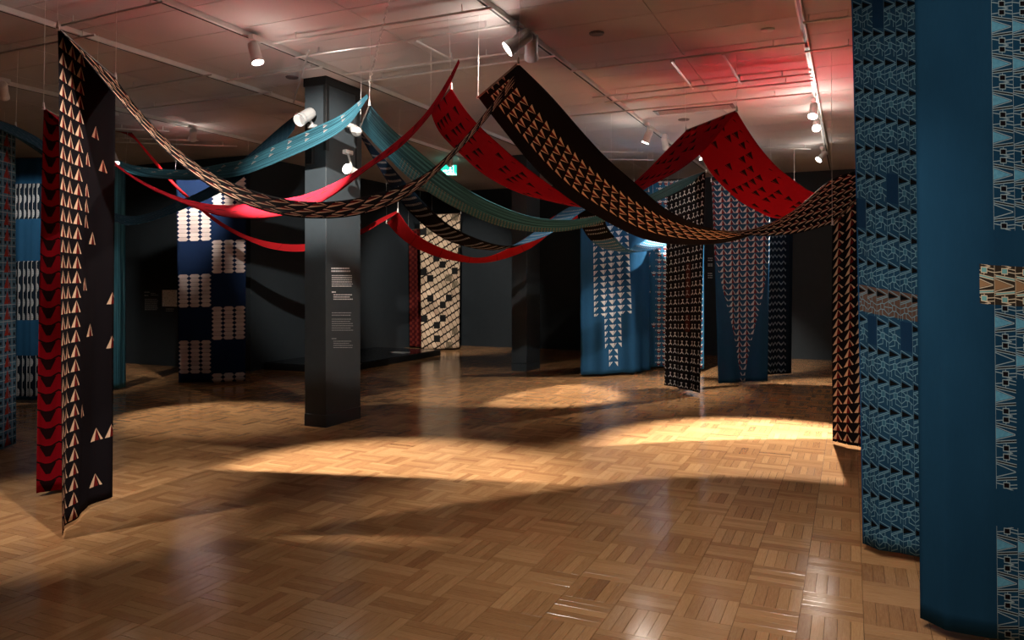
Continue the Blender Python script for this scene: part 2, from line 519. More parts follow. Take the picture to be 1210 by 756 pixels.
for k, (x, y, r) in enumerate(strips[:300]):
    o = bpy.data.objects.new('parquet_strip', MS[random.randrange(4)]); COL.objects.link(o)
    o.location = (x, y, random.uniform(-.0003, .0003)); o.rotation_euler = (0, 0, PI/2*r); o.parent = floor
V_, F_ = [], []
for x, y, r in strips[300:]:
    hx, hy = (SL/2-GAP, SW/2-GAP) if r == 0 else (SW/2-GAP, SL/2-GAP)
    t = random.uniform(-.0002, .0002); z0 = random.uniform(-.0003, .0003); n = len(V_)
    for zz, c in ((-.006, 0), (0, .0008)):
        for sx, sy in ((-1,-1),(1,-1),(1,1),(-1,1)):
            V_.append((x+sx*(hx-c), y+sy*(hy-c), zz+(z0+t*(sy if r == 0 else sx) if zz == 0 else 0)))
    F_ += [(n+4, n+5, n+6, n+7)]+[(n+k, n+(k+1) % 4, n+4+(k+1) % 4, n+4+k) for k in range(4)]
me = bpy.data.meshes.new('parquet_field'); me.from_pydata(V_, [], F_)
o = obj('parquet_field', me, M_floor, floor); o['kind'] = 'stuff'

# ceiling of 1.22 x 0.61 boards with recessed joints
ceiling = tag(box('ceiling', (-17, -5, ZC+.012), (5.2, 18.4, ZC+.12), plain('ceiling_joint', (.10, .075, .07), .8)), 'pinkish white board ceiling with dark joints', 'ceiling', kind='structure')
PX, PY = 1.22, .61
X0 = -.41; Y0 = 6.70
bm = bm_box(bmesh.new(), (-PX/2+.004, -PY/2+.004, 0), (PX/2-.004, PY/2-.004, .014), 0)
MP = bpy.data.meshes.new('ceiling_panel'); bm.to_mesh(MP); bm.free(); MP.materials.append(M_ceil)
pan = []
for i in range(math.floor((XW0-X0)/PX), math.ceil((XW1-X0)/PX)):
    for j in range(math.floor((YW0-Y0)/PY), math.ceil((YW1-Y0)/PY)):
        x, y = X0+(i+.5)*PX, Y0+(j+.5)*PY
        px, py, d = proj((x, y, ZC))
        pan.append(((0 if d > .5 and -60 < px < 1060 and py > -30 else 1, d), x, y))
pan.sort()
for k, (_, x, y) in enumerate(pan[:290]):
    o = bpy.data.objects.new('ceiling_panel', MP); COL.objects.link(o); o.location = (x, y, ZC); o.parent = ceiling
bm = bmesh.new()
for _, x, y in pan[290:]: bm_box(bm, (x-PX/2+.004, y-PY/2+.004, ZC), (x+PX/2-.004, y+PY/2-.004, ZC+.014))
o = obj('ceiling_panel_field', bm, M_ceil, ceiling); o['kind'] = 'stuff'

# columns
def column(x0, x1, y0, y1, label):
    r = empty('column', ((x0+x1)/2, (y0+y1)/2, 0), label, 'column', kind='structure')
    box('shaft', (x0, y0, .15), (x1, y1, ZC), M_col, r, .004)
    box('base_panel', (x0-.004, y0-.004, 0), (x1+.004, y1+.004, .147), M_col, r, .003)
    return r
CX0, CX1 = -5.34*K, -5.06*K
colA = column(CX0, CX1, 6.445*K, 7.06*K, 'charcoal column carrying the white wall text')
colB = column(CX0, CX1, 11.84*K, 12.44*K, 'charcoal column without text, nearer the back wall')
for (a, b) in (((CX0-.012, 6.445*K-.012, ZC-.10), (CX1+.012, 7.06*K+.012, ZC)),):
    box('top_collar', a, b, M_dark, colA, .003)
box('corner_strip', (CX1-.03, 6.445*K-.010, 3.25), (CX1+.010, 6.445*K+.05, ZC-.1), M_dark, colA, .002)
box('corner_strip', (CX1-.03, 6.98*K-.010, 3.1), (CX1+.010, 7.06*K+.01, ZC-.1), M_dark, colA, .002)
box('junction_box', (CX0+.05, 6.445*K-.05, 3.1), (CX0+.15, 6.445*K, 3.5), M_dark, colA, .004)
# wall text on the column: rows of tiny words (unreadable in the photograph)
def text_rows(parent, rows, plane, mat, name='text_block'):
    bm = bmesh.new()
    for (xa, xb, y, hgt) in rows:
        x = xa
        while x < xb-.5:
            w = random.uniform(1.2, 3.2); e = min(xb, x+w)
            q = [plane(x, y-hgt/2), plane(e, y-hgt/2), plane(e, y+hgt/2), plane(x, y+hgt/2)]
            bm.faces.new([bm.verts.new(p) for p in q]); x = e+.35
    o = obj(name, bm, mat, parent); o['kind'] = 'stuff'; return o
pc = lambda px, py: atx(px, py, CX1+.0015)
sl = -.02
text_rows(colA, [(391.5, 413, 317, 1.7), (391.5, 414, 320.3, 1.7)], pc, M_vinyl)
text_rows(colA, [(392, 417-random.random()*2, 325.5+2.5*i, .95) for i in range(6)], pc, M_vinyl)
text_rows(colA, [(392, 397, 345, 1.5)]+[(394, 418-random.random()*5, 348.2+2.6*i, 1.0) for i in range(3)], pc, M_vinyl)
text_rows(colA, [(392, 415, 369.5, .9), (392, 415, 372.3, .9)]+[(392, 418-random.random()*4, 377+2.6*i, .7) for i in range(6)], pc, M_vinyl2)
text_rows(colA, [(392, 398, 400, .9)]+[(394, 417-random.random()*5, 403+2.5*i, .7) for i in range(4)], pc, M_vinyl2)

# platform in the recess
pl = empty('platform', (-9.5, 13.2, 0), 'low black display platform in the recess behind the text column', 'platform')
box('platform_body', (XR+.02, 11.38, 0), (-8.66, 15.2, .12), M_dark, pl, .006)
box('platform_top', (XR+.02, 11.40, .12), (-8.68, 15.18, .135), plain('platform_gloss', (.010, .010, .012), .18, .5), pl, .003)
tag(box('wall_label_card', (-9.35, 14.1, .136), (-8.95, 14.35, .142), M_vinyl2), 'pale caption card lying on the black platform', 'card')

# sheet and caption on the side wall
def f_sheet():
    x, y, z = pos3(); n = noise(x, z, 0., 38., 3.)
    return mix(n > .585, (.80, .80, .78), (.45, .46, .46))
A, B = aty(192.3, 342.5, YL), aty(209, 362.2, YL)
sh = box('paper_sheet', (A.x, YL-.012, B.z), (B.x, YL, A.z), material('speckled_sheet', f_sheet, .6), None)
tag(sh, 'small white sheet of faint grey specks on the charcoal wall', 'sheet')
pw = lambda px, py: aty(px, py, YL-.002)
wt = empty('wall_caption', pw(180, 366), 'small grey printed caption on the wall left of the speckled sheet'.replace(' left of', ' beside'), 'caption')
text_rows(wt, [(170.5, 177, 345.2, 1.3), (170.5, 176, 349, 1.2), (178, 184, 346.6, .7), (178, 187, 348.5, .8)], pw, M_vinyl2)
text_rows(wt, [(171, 187-random.random()*2, 353.5+1.75*i, .75) for i in range(8)], pw, M_vinyl2)
text_rows(wt, [(196, 205.5, 365, .9), (196, 205, 367.2, .6)], pw, M_vinyl2)
pb = lambda px, py: aty(px, py, YW1-.002)
wt = empty('wall_caption', pb(839, 330), 'tiny white caption on the back wall beside the blue chevron hanging', 'caption')
text_rows(wt, [(836.5, 842, y, .9) for y in (305, 307.5, 312, 314, 323, 325.5, 328)], pb, M_vinyl)

# ------------------------------------------------------------------ cloth builders
def grid_cloth(name, P, W, ys, mat, parent):
    """P[j][i] points; ys[j] distance along the cloth; uv in metres"""
    ny, nx = len(P), len(P[0])
    me = bpy.data.meshes.new(name)
    me.from_pydata([tuple(p) for row in P for p in row], [], [(j*nx+i, j*nx+i+1, (j+1)*nx+i+1, (j+1)*nx+i) for j in range(ny-1) for i in range(nx-1)])
    ul = me.uv_layers.new(name='UVMap')
    li = np.empty(len(me.loops), np.int32); me.loops.foreach_get('vertex_index', li)
    xs = np.tile(np.linspace(0, W, nx), ny); yy = np.repeat(np.array(ys), nx)
    ul.data.foreach_set('uv', np.stack([xs[li], yy[li]], 1).astype(np.float32).ravel())
    me.polygons.foreach_set('use_smooth', np.ones(len(me.polygons), bool))
    o = obj(name, me, mat, parent)
    s = o.modifiers.new('thickness', 'SOLIDIFY'); s.thickness = .003; s.offset = 0
    return o
def poly(pts, c):
    """point at fraction c along a polyline"""
    if len(pts) == 2: return pts[0].lerp(pts[1], c)
    L = [0]
    for a, b in zip(pts, pts[1:]): L.append(L[-1]+(b-a).length)
    t = c*L[-1]
    for k in range(len(pts)-1):
        if t <= L[k+1] or k == len(pts)-2:
            return pts[k].lerp(pts[k+1], (t-L[k])/max(1e-6, L[k+1]-L[k]))
def fold(c, t, amp, n, ph):
    return amp*(.25+.75*t)*(math.sin(2*PI*n*c+ph)+.5*math.sin(2*PI*n*2.3*c+ph*1.7+t))
def hang_rows(top, bot, amp=.02, n=2.3, ph=0., ny=44, nx=33):
    """rows from the bottom edge to the top rod"""
    rows = []
    for j in range(ny):
        t = 1-j/(ny-1)                     # 1 at the bottom
        row = []
        for i in range(nx):
            c = i/(nx-1)
            a, b = poly(top, c), poly(bot, c)
            s = t**.8
            p = a.lerp(b, s); p.z = a.z+(b.z-a.z)*t
            d = (poly(bot, min(1, c+.04))-poly(bot, max(0, c-.04))).lerp(poly(top, min(1, c+.04))-poly(top, max(0, c-.04)), 1-t); d.z = 0
            nrm = Vector((-d.y, d.x, 0)).normalized() if d.length > 1e-6 else Vector((0, 1, 0))
            row.append(p+nrm*fold(c, t, amp, n, ph))
        rows.append(row)
    return rows
def rod_and_cords(root, a, b, cords=(1, 1), ext=.02, rr=.008):
    d = (b-a).normalized()
    tube('hanging_rod', [a-d*ext, b+d*ext], rr, M_rod, root, 8)
    for p, on in zip((a-d*ext*.5, b+d*ext*.5), cords):
        if on:
            cd_ = tube('cord', [p, Vector((p.x+random.uniform(-.03, .03), p.y+random.uniform(-.03, .03), ZC+.002))], .0018, M_cord, root, 6)
            tube('clip', [p+Vector((0, 0, -.012)), p+Vector((0, 0, .045))], 0.011, M_cord, cd_, 8, radii=[.013, .006])
def hanging(name, label, tops, bots, pr, W=1.27, zb=.045, group=None, amp=.02, n=2.3, ph=0., cat='hanging', cords=(1, 1), nx=33):
    B = [atz(x, y, zb) for x, y in bots]
    T = []
    for i, tp in enumerate(tops):
        if len(tp) == 3: T.append(at(*tp))
        else:
            d = proj(B[round(i*(len(B)-1)/(len(tops)-1))])[2]; T.append(at(tp[0], tp[1], d/K))
    root = empty(name, B[len(B)//2]*1.0, label, cat, group)
    rows = hang_rows(T, B, amp, n, ph, nx=nx)
    h = T[0].z-zb
    grid_cloth('fabric', rows, W, [h*j/(len(rows)-1) for j in range(len(rows))], cloth_mat(name+'_print', pr), root)
    rod_and_cords(root, T[0], T[-1], cords)
    return root
def smooth_curve(px, d0, d1, n):
    """3D edge of a drape: photo directions, distance running evenly from one rod to the next"""
    P = np.array(px, float); L = np.concatenate([[0], np.cumsum(np.hypot(*np.diff(P, axis=0).T))])
    t = L/L[-1]; m = np.zeros_like(P)
    for i in range(len(P)):
        a, b = max(i-1, 0), min(i+1, len(P)-1); m[i] = (P[b]-P[a])/(t[b]-t[a])
    out = []
    for u in np.linspace(0, 1, n):
        k = min(max(np.searchsorted(t, u)-1, 0), len(P)-2); h = t[k+1]-t[k]; s = (u-t[k])/h
        q = (2*s**3-3*s*s+1)*P[k]+(s**3-2*s*s+s)*h*m[k]+(-2*s**3+3*s*s)*P[k+1]+(s**3-s*s)*h*m[k+1]
        out.append(at(q[0], q[1], d0+(d1-d0)*u))
    for _ in range(6):
        out = [out[0]]+[(out[i-1]+out[i]*2+out[i+1])/4 for i in range(1, n-1)]+[out[-1]]
    return out
def drape(near, far, dn, df, n=64, nx=33, belly=.02, wr=.004, ph=0.):
    A, B = smooth_curve(near, *dn, n), smooth_curve(far, *df, n)
    rows = []
    for j in range(n):
        t = j/(n-1); row = []
        w = min(1, (B[j]-A[j]).length/.5)
        for i in range(nx):
            c = i/(nx-1); p = A[j].lerp(B[j], c)
            p = p-UP*(belly*w*math.sin(PI*c)*math.sin(PI*t))
            p = p+UP*wr*math.sin(PI*min(1, 8*c*(1-c)))*(math.sin(9*c*PI+ph+3*t)*math.sin(PI*t)+.6*math.sin(17*c*PI+ph*2-2*t))
            row.append(p)
        rows.append(row)
    return rows
def lengths(rows):
    m = len(rows[0])//2; L = [0.]
    for a, b in zip(rows, rows[1:]): L.append(L[-1]+(b[m]-a[m]).length)
    return L
def long_cloth(name, label, key, parts, rods, printer, W=1.27, cat='draped cloth'):
    """parts: the lengths of one cloth between its rods, tail first; each its own fabric piece"""
    Ls = []; off = 0.; cut = []
    for p in parts:
        L = lengths(p); Ls.append([off+v for v in L]); off += L[-1]; cut.append(off)
    LEN[key] = cut[:-1]
    root = empty(name, Vector((rods[0][0].x, rods[0][0].y, 0)), label, cat)
    m = cloth_mat(name+'_print', printer())
    for p, L in zip(parts, Ls): grid_cloth('fabric', p, W, L, m, root)
    for a, b in rods: rod_and_cords(root, a, b, (1, 1))
    return root
NXC = 33
# black cloth with pale pyramids
bl = [(at(69, 34, 4.46), at(136, 92, 5.56)), (at(612, 75, 5.19), at(565, 115, 6.15)), (at(984, 264, 7.0), at(1060, 188, 7.4))]
tailL = hang_rows(list(bl[0]), [atz(76, 632, .03), atz(77.5, 621, .03), atz(90, 611, .03), atz(105, 598, .03), atz(131, 587, .03)], .012, 1.6, .4, 50, NXC)
s1 = drape([(69,34),(107,77),(134,110),(160,141),(200,183),(250,222),(300,246),(350,257),(400,258),(440,251),(475,237),(500,219),(540,181),(570,147),(600,110),(610,97)],
           [(136,92),(160,125),(200,168),(250,205),(300,226),(350,238),(400,238),(450,228),(500,208),(550,162),(580,124),(608,87)], (4.46, 5.1), (5.56, 5.3), wr=.006)
s2 = drape([(612,75),(650,112),(690,158),(720,190),(760,224),(780,243),(818,263),(856,274),(888,278.5),(922,278.5),(951,274),(984,264)],
           [(565,115),(581,136),(600,160),(625,191),(650,217),(680,241),(714,260),(749,279),(783,288),(837,289),(875,284),(890,277),(902,272),(928,257),(951,240),(981,210),(1010,203),(1060,188)], (5.19, 7.0), (6.15, 7.4), wr=.002)
tailR = hang_rows(list(bl[2]), [atz(983, 521, .03), atz(1017, 528, .03), atz(1060, 530, .03)], .012, 2., 1., 40, NXC)[::-1]
long_cloth('black_pyramid_cloth', 'long black cloth printed with cream and maroon pyramids, draped over three rods', 'black', [tailL, s1, s2, tailR], bl, print_black)
# red cloth
rd = [(at(52, 128, 5.5), at(113, 162, 6.6)), (at(533, 104, 6.1), at(509, 132, 6.95)), (at(870, 131, 7.1), at(811, 154, 8.05)), (at(1060, 205, 7.7), at(1022, 222, 8.4))]
tl = hang_rows(list(rd[0]), [atz(43, 583, .03), atz(75, 578, .03), atz(100, 560, .03)], .015, 2., 0., 40, NXC)
s1 = drape([(52,128),(90,160),(120,183),(136,196),(167,218),(204,235.6),(241,250),(259,256),(287,259),(325,257),(363,247),(400,228),(433,199),(466,181),(499,148),(526,112),(543,74)],
           [(113,162),(136,193),(148,203),(167,214),(204,231),(241,241),(260,243),(287,242),(338,235),(363,230),(392,218),(421,202),(460,174),(499,139),(526,100),(542,70)], (5.5, 5.95), (6.6, 6.1))
s2 = drape([(533,104),(548,128),(567,150),(585,166),(607,186),(630,204),(652,220),(673,235),(705,247),(735,240),(765,221),(800,203),(827,183),(850,157),(870,131)],
           [(509,132),(516,153),(532,171),(549,186),(565,202),(599,222),(632,234),(665,239),(700,243),(725,234),(750,215),(765,201),(790,175),(811,154)], (6.1, 7.1), (6.95, 8.05))
s3 = drape([(870,131),(884,154),(899,175.6),(920,199),(941,215),(959,227),(985,231),(1015,226),(1060,205)],
           [(811,154),(818,170),(827,183),(841.6,207),(858.5,224),(875,239),(892,247.5),(913.5,258),(945,256),(985,240),(1022,222)], (7.1, 7.7), (8.05, 8.4))
tr = hang_rows(list(rd[3]), [atz(1075, 520, .03), atz(1035, 505, .03)], .015, 2., 1., 30, NXC)[::-1]
long_cloth('red_bird_cloth', 'long red cloth printed with dark triangles, draped beyond the black pyramid cloth', 'red', [tl, s1, s2, s3, tr], rd, print_red)
# teal cloth
te = [(at(112, 176, 10.0), at(148, 193, 10.8)), (at(436.5, 123.6, 6.5), at(426, 150, 7.3)), (at(834, 203, 10.2), at(789, 222, 10.9))]
tl = hang_rows(list(te[0]), [atz(105, 464, .03), atz(148, 457, .03)], .02, 2., 0., 40, NXC)
s1 = drape([(112,176),(130,192),(148.5,203),(167,208.7),(185.6,210.5),(213,213),(241,212),(269,210),(290,206),(319,195),(348,183),(377,170),(406,153),(421,137),(435,115)],
           [(148,193),(167,197.6),(185.6,199),(213,201),(241,197.6),(269,192),(290,188),(319,173),(348,161),(377,148),(406,134),(421,122),(434,111)], (10, 6.5), (10.8, 6.75), wr=.007)
s2 = drape([(436.5,123.6),(448,136),(462,152),(489,174),(503,186),(531,209),(562,230),(585,241),(607,250),(630,257),(652,259.5),(675,260),(700,257),(730,247),(766,231),(800,214),(834,202)],
           [(426,150),(436.7,164),(456,183),(475.6,204),(503,225),(531,242),(562.5,257),(585,266),(607.5,271.5),(630,274),(652.5,274),(675,272.6),(697,267),(735,255),(776,238),(809,222),(833,205)], (6.5, 10.2), (7.3, 10.5), wr=.004)
tr = hang_rows(list(te[2]), [atz(828, 464, .04), atz(806, 459, .04), atz(787, 455, .04)], .02, 2.2, .3, 50, NXC)[::-1]
long_cloth('teal_streaked_cloth', 'long teal streaked cloth with a black and white printed tail', 'teal', [tl, s1, s2, tr], te, print_teal)
# indigo cloth with the mosaic tail
ind = [(at(-75, 116, 5.94), at(18, 149, 7.05)), (at(350, 137, 9.45), at(348, 150, 9.8))]
tl = hang_rows(list(ind[0]), [atz(-80, 560, .03), atz(0, 531, .03), atz(18, 524, .03)], .015, 2., 0., 40, NXC)
s1 = drape([(-75,116),(-30,138),(0,152),(18,160),(52,178),(100,228),(140,268),(148,270),(167,264),(185.6,259.6),(204,252),(222.6,245),(241,237),(258,230),(290,208),(328,176),(345,158),(348,152)],
           [(18,149),(35,157),(52,166),(90,215),(130,258),(148.5,260),(167,256),(185.6,248.5),(204,241),(222.6,233),(241,224.5),(258,215),(290,186),(307,171.5),(328,152.6),(350,135)], (5.94, 9.45), (7.05, 9.8), wr=.007)
long_cloth('indigo_mosaic_cloth', 'indigo cloth with a mosaic print tail, draped up to the text column', 'indigo', [tl, s1], ind, print_indigo)
# dark cloth with white marks
bw = [(at(412, 138, 8.95), at(405, 135, 9.55)), (at(722, 232, 9.8), at(690, 238, 10.6)), (at(800, 262, 12.0), at(772, 258, 12.6))]
s1 = drape([(412,138),(440,172),(462,196),(480,217),(495,233),(511.7,250),(531,266.7),(560,280.6),(585,289),(605,291.5),(619,288),(641,280.5),(652.5,276),(686,251),(722,232)],
           [(404,135),(425.6,160),(436.7,180.6),(450.6,203),(464,225),(478,244),(495,261),(511.7,275),(531,285.5),(562,294),(585,296),(604,291.5),(630,275),(652.5,258),(666,247),(682,241),(690,238)], (8.95, 9.8), (9.55, 10.6))
s2 = drape([(722,232),(715,250),(716,266),(723,276),(736.7,291),(746,296),(766,296),(786.5,290.5),(797,278),(800,262)],
           [(690,238),(682,252),(688.6,270),(697,283),(711,293),(728,296.5),(743,296),(749,290),(762.5,284),(770,272),(772,258)], (9.8, 12.0), (10.6, 12.6))
long_cloth('dashed_dark_cloth', 'narrow dark cloth with rows of white dashes and a bright blue stretch', 'bw', [s1, s2], bw, print_dashes)
# far red cloth
r2 = [(at(136, 155, 10.7), at(156, 157, 11.0)), (at(470, 250, 9.5), at(457, 263, 10.3)), (at(690, 243, 11.2), at(700, 250, 12.0))]
s1 = drape([(136,155),(147,156),(157,159),(167,174),(185.6,196.5),(204,219.5),(219,232),(241,252),(267,271),(290,282.5),(319,294),(357,297.5),(395,290),(426,278),(448,264),(462,257),(470,251)],
           [(156,157),(167,170),(185.6,191.5),(204,214),(219,228.5),(241,248),(267,266),(290,278),(319,286),(357,289),(395,281),(426,272),(448,258),(460,253),(469,249)], (10.7, 9.5), (11.0, 9.7))
s2 = drape([(470,250),(489,275),(517,291),(545,301),(562,305),(585,301),(607,289.5),(630,275),(641,267),(652,256),(690,243)],
           [(457,263),(475.6,283),(503,298.6),(531,307),(562.5,311),(585,308.6),(607.5,302),(630,292),(641,283),(660,268),(700,250)], (9.5, 11.2), (10.3, 12.0))
long_cloth('plain_red_cloth', 'narrow plain red cloth looping low behind the text column', 'red2', [s1, s2], r2, print_red_far)

# ------------------------------------------------------------------ hanging panels
hanging('halfmoon_hanging', 'deep blue hanging with bands of grey half moons', [(8, 187), (58, 186)], [(8, 471), (34, 473), (58, 470)], print_halfmoon(), amp=.02)
hanging('checker_hanging', 'navy hanging with checkered blocks of pale hexagons', [(208, 206), (291, 203)], [(211, 452), (250, 451.5), (290, 450)], print_checker(1.27, 3.3), amp=.012, n=1.3)
hanging('dark_red_hanging', 'dark red patterned hanging behind the cream diagonal one', [(483, 272), (510, 268)], [(484, 409), (510, 410)], print_darkred(), W=.6, amp=.015)
hanging('diagonal_hanging', 'black hanging with diagonal rows of cream hexagons near the back wall', [(496, 254), (544, 252)], [(498, 412), (520, 412), (543, 411)], print_gold(), W=1.05, amp=.008)
hanging('triangle_hanging', 'blue hanging with a downward wedge of white triangles', [(686, 240), (766, 226)], [(687, 443), (747, 440), (768, 437)], print_triangles(), amp=.03, n=2.4, ph=.6)
hanging('bird_hanging', 'bright blue hanging with red and white winged marks', [(750, 214), (832, 212)], [(748, 434), (782, 433), (832, 436)], print_birds(), amp=.03, n=2.6)
hanging('chevron_hanging', 'blue hanging with a downward wedge of white and red chevrons', [(841, 214), (911, 209)], [(849, 453), (880, 451), (907, 450)], print_bluered(3.), amp=.02, n=1.6, ph=2.)
hanging('navy_chevron_hanging', 'dark navy hanging with grey chevrons beside the wedge one', [(895, 216), (938, 214)], [(898, 443), (936, 441)], print_navychev(), amp=.02)
hanging('mosaic_hanging', 'blue hanging with crackled mosaic print and black triangles', [(1004, -60, 4.42), (1085, -70, 3.98), (1150, -75, 3.75)],
        [(1019, 642), (1038, 650), (1085, 657), (1150, 668)], print_mosaic(), amp=.008, n=1.2, nx=41)
hanging('indigo_hanging', 'plain indigo hanging with mosaic stripes and one tan band', [(1079, -160, 3.42), (1165, -170, 3.2), (1340, -180, 3.0)],
        [(1087, 730), (1118, 745), (1168, 754), (1350, 775)], print_indigo_plain(.49, .118), amp=.006, n=1.1, nx=41)

# ------------------------------------------------------------------ ceiling fittings
ZR = ZC-.07
def track(x, y0, y1, label):
    r = empty('lighting_track', (x, y0, ZC), label, 'lighting track')
    bm = bm_box(bmesh.new(), (x-.028, y0, ZC-.05), (x+.028, y1, ZC), .004)
    obj('track_housing', bm, M_white, r)
    box('track_slot', (x-.011, y0+.02, ZC-.0525), (x+.011, y1-.02, ZC-.0495), M_black, r)
TX = [-.37*K, -2.57*K, -4.8*K, -6.1*K, -8.36*K]
for x, lb in zip(TX, ('white lighting track carrying the brightest lit spotlights beside the mosaic hanging', 'white lighting track carrying the grey heads above the black cloth peak',
                     'white lighting track passing over the text column', 'white lighting track above the rod of the black pyramid cloth', 'white lighting track above the checkered hanging')):
    track(x, 1.2, 17.2 if x > -8 else 10.9, lb)
def crod(p0, p1, z=ZR):
    a, b = atz(p0[0], p0[1], z), atz(p1[0], p1[1], z)
    r = empty('ceiling_rod', a.lerp(b, .5), 'thin silver rod fixed just under the ceiling', 'rod', 'silver rods under the ceiling')
    tube('rod_bar', [a, b], .011, M_alu, r, 8)
    for t in (.12, .88):
        p = a.lerp(b, t); tube('rod_hanger', [p, Vector((p.x, p.y, ZC+.001))], .006, M_alu, r, 6)
for q in [((0,63),(112,41)), ((73,30),(193,2)), ((146,106),(251,88)), ((165,129),(321,109)), ((268,95),(382,79)), ((322,51),(581,9)), ((349,68),(609,28.5)), ((405,88),(600,63)),
          ((428,96),(656,66)), ((675,84),(951,51)), ((700,115.5),(959,87)), ((715,121),(961,95)), ((640,140.5),(959,110)), ((948.5,27),(1010,19.5)), ((951,61),(1010,53.5)),
          ((491,48),(539,73)), ((793.5,72.5),(818.6,105)), ((854,64),(876,99)), ((136,152),(200,155)), ((136,163),(234,166)), ((136,168),(280,173)), ((700,179),(760,180)), ((710,188),(773,189)), ((898,174),(958,176)), ((365,60),(347,121))]:
    crod(*q)
# slack coiled cord from the ceiling to the teal peak
pA, pB = atz(460, -1, ZC-.005), at(436, 100, 6.5)
cr = empty('coiled_cord', pB, 'white coiled cord hanging from the ceiling above the teal cloth', 'cord')
pts = [pA.lerp(pB, i/60)+Vector((.009*math.cos(i*1.7), .009*math.sin(i*1.7), 0)) for i in range(61)]
tube('coil', pts, .005, M_cord, cr, 6)
# round ceiling fittings
def disc(px, py, r, mat, label, cat, name):
    c = atz(px, py, ZC); e = empty(name, c, label, cat)
    bm = bm_tube(bmesh.new(), [c+Vector((0, 0, .001)), c-Vector((0, 0, .012))], r, 24, True, [r, r*.93]); bmesh.ops.recalc_face_normals(bm, faces=bm.faces)
    obj('trim_ring', bm, M_white if mat is not M_vent else M_vent, e)
    bm = bm_tube(bmesh.new(), [c-Vector((0, 0, .011)), c-Vector((0, 0, .016))], r*.75, 24, True); bmesh.ops.recalc_face_normals(bm, faces=bm.faces)
    obj('cover', bm, mat, e)
disc(705, 39, .075, M_vent, 'dark round recessed downlight in the ceiling boards', 'downlight', 'downlight')
disc(907, 34.5, .065, M_white, 'pale round smoke detector close to the right lighting track'.replace(' right', ''), 'detector', 'smoke_detector')
disc(345, 91, .075, M_vent, 'round grey recessed downlight in front of the text column', 'downlight', 'downlight')
disc(808, 141, .085, M_vent, 'round grey downlight above the red cloth peak', 'downlight', 'downlight')
c = atz(820, 129, ZC); e = empty('ceiling_vent', c, 'flat grey air vent in the ceiling above the red peak', 'vent')
box('vent_plate', (c.x-.55, c.y-.14, ZC-.012), (c.x+.55, c.y+.14, ZC+.001), M_vent, e, .003)
for k in range(5): box('vent_slat', (c.x-.5, c.y-.11+k*.05, ZC-.018), (c.x+.5, c.y-.10+k*.05, ZC-.010), M_white, e)
# exit sign
c = at(529.5, 201, 13.5); e = empty('exit_sign', c, 'lit green exit sign with a white running figure under the ceiling', 'sign')
rx = RT; w_, h_ = .17, .10
def q4(cx_, cz_, w, h, off): return [c+rx*(cx_+sx*w)+UP*(cz_+sz*h)-FW*off for sx, sz in ((-1,-1),(1,-1),(1,1),(-1,1))]
bm = bmesh.new(); f1 = [bm.verts.new(p) for p in q4(0, 0, w_, h_, .03)]; f2 = [bm.verts.new(p) for p in q4(0, 0, w_, h_, -.03)]
bm.faces.new(f1); bm.faces.new(f2[::-1])
for k in range(4): bm.faces.new((f1[k], f2[k], f2[(k+1) % 4], f1[(k+1) % 4]))
bmesh.ops.recalc_face_normals(bm, faces=bm.faces)
obj('sign_box', bm, emis('exit_green', (.02, .45, .33), 1.1), e)
bm = bmesh.new()
def fq(pl):
    bm.faces.new([bm.verts.new(c+rx*x+UP*z-FW*.032) for x, z in pl])
for pl_ in ([(.03,.02),(.05,.02),(.06,-.03),(.035,-.03)], [(.04,-.03),(.06,-.03),(.085,-.075),(.07,-.078)], [(.035,-.03),(.05,-.03),(.03,-.08),(.012,-.075)], [(.05,.015),(.085,-.005),(.082,-.018),(.05,0)], [(.03,.015),(.0,-.012),(.008,-.022),(.034,0)],
            [(-.10,-.005),(-.04,-.005),(-.04,-.025),(-.10,-.025)], [(-.04,.012),(-.01,-.015),(-.04,-.042)], [(.10,-.085),(.112,-.085),(.112,.08),(.10,.08)], [(.0,.07),(.112,.07),(.112,.082),(.0,.082)]): fq(pl_)
fq([(.048+.016*math.cos(a*PI/5), .042+.016*math.sin(a*PI/5)) for a in range(10)])
obj('running_figure', bm, emis('exit_white', (.8, 1, .95), 2.), e)
tube('hanger', [c+UP*h_, Vector((c.x, c.y, ZC+.001))], .012, M_white, e)

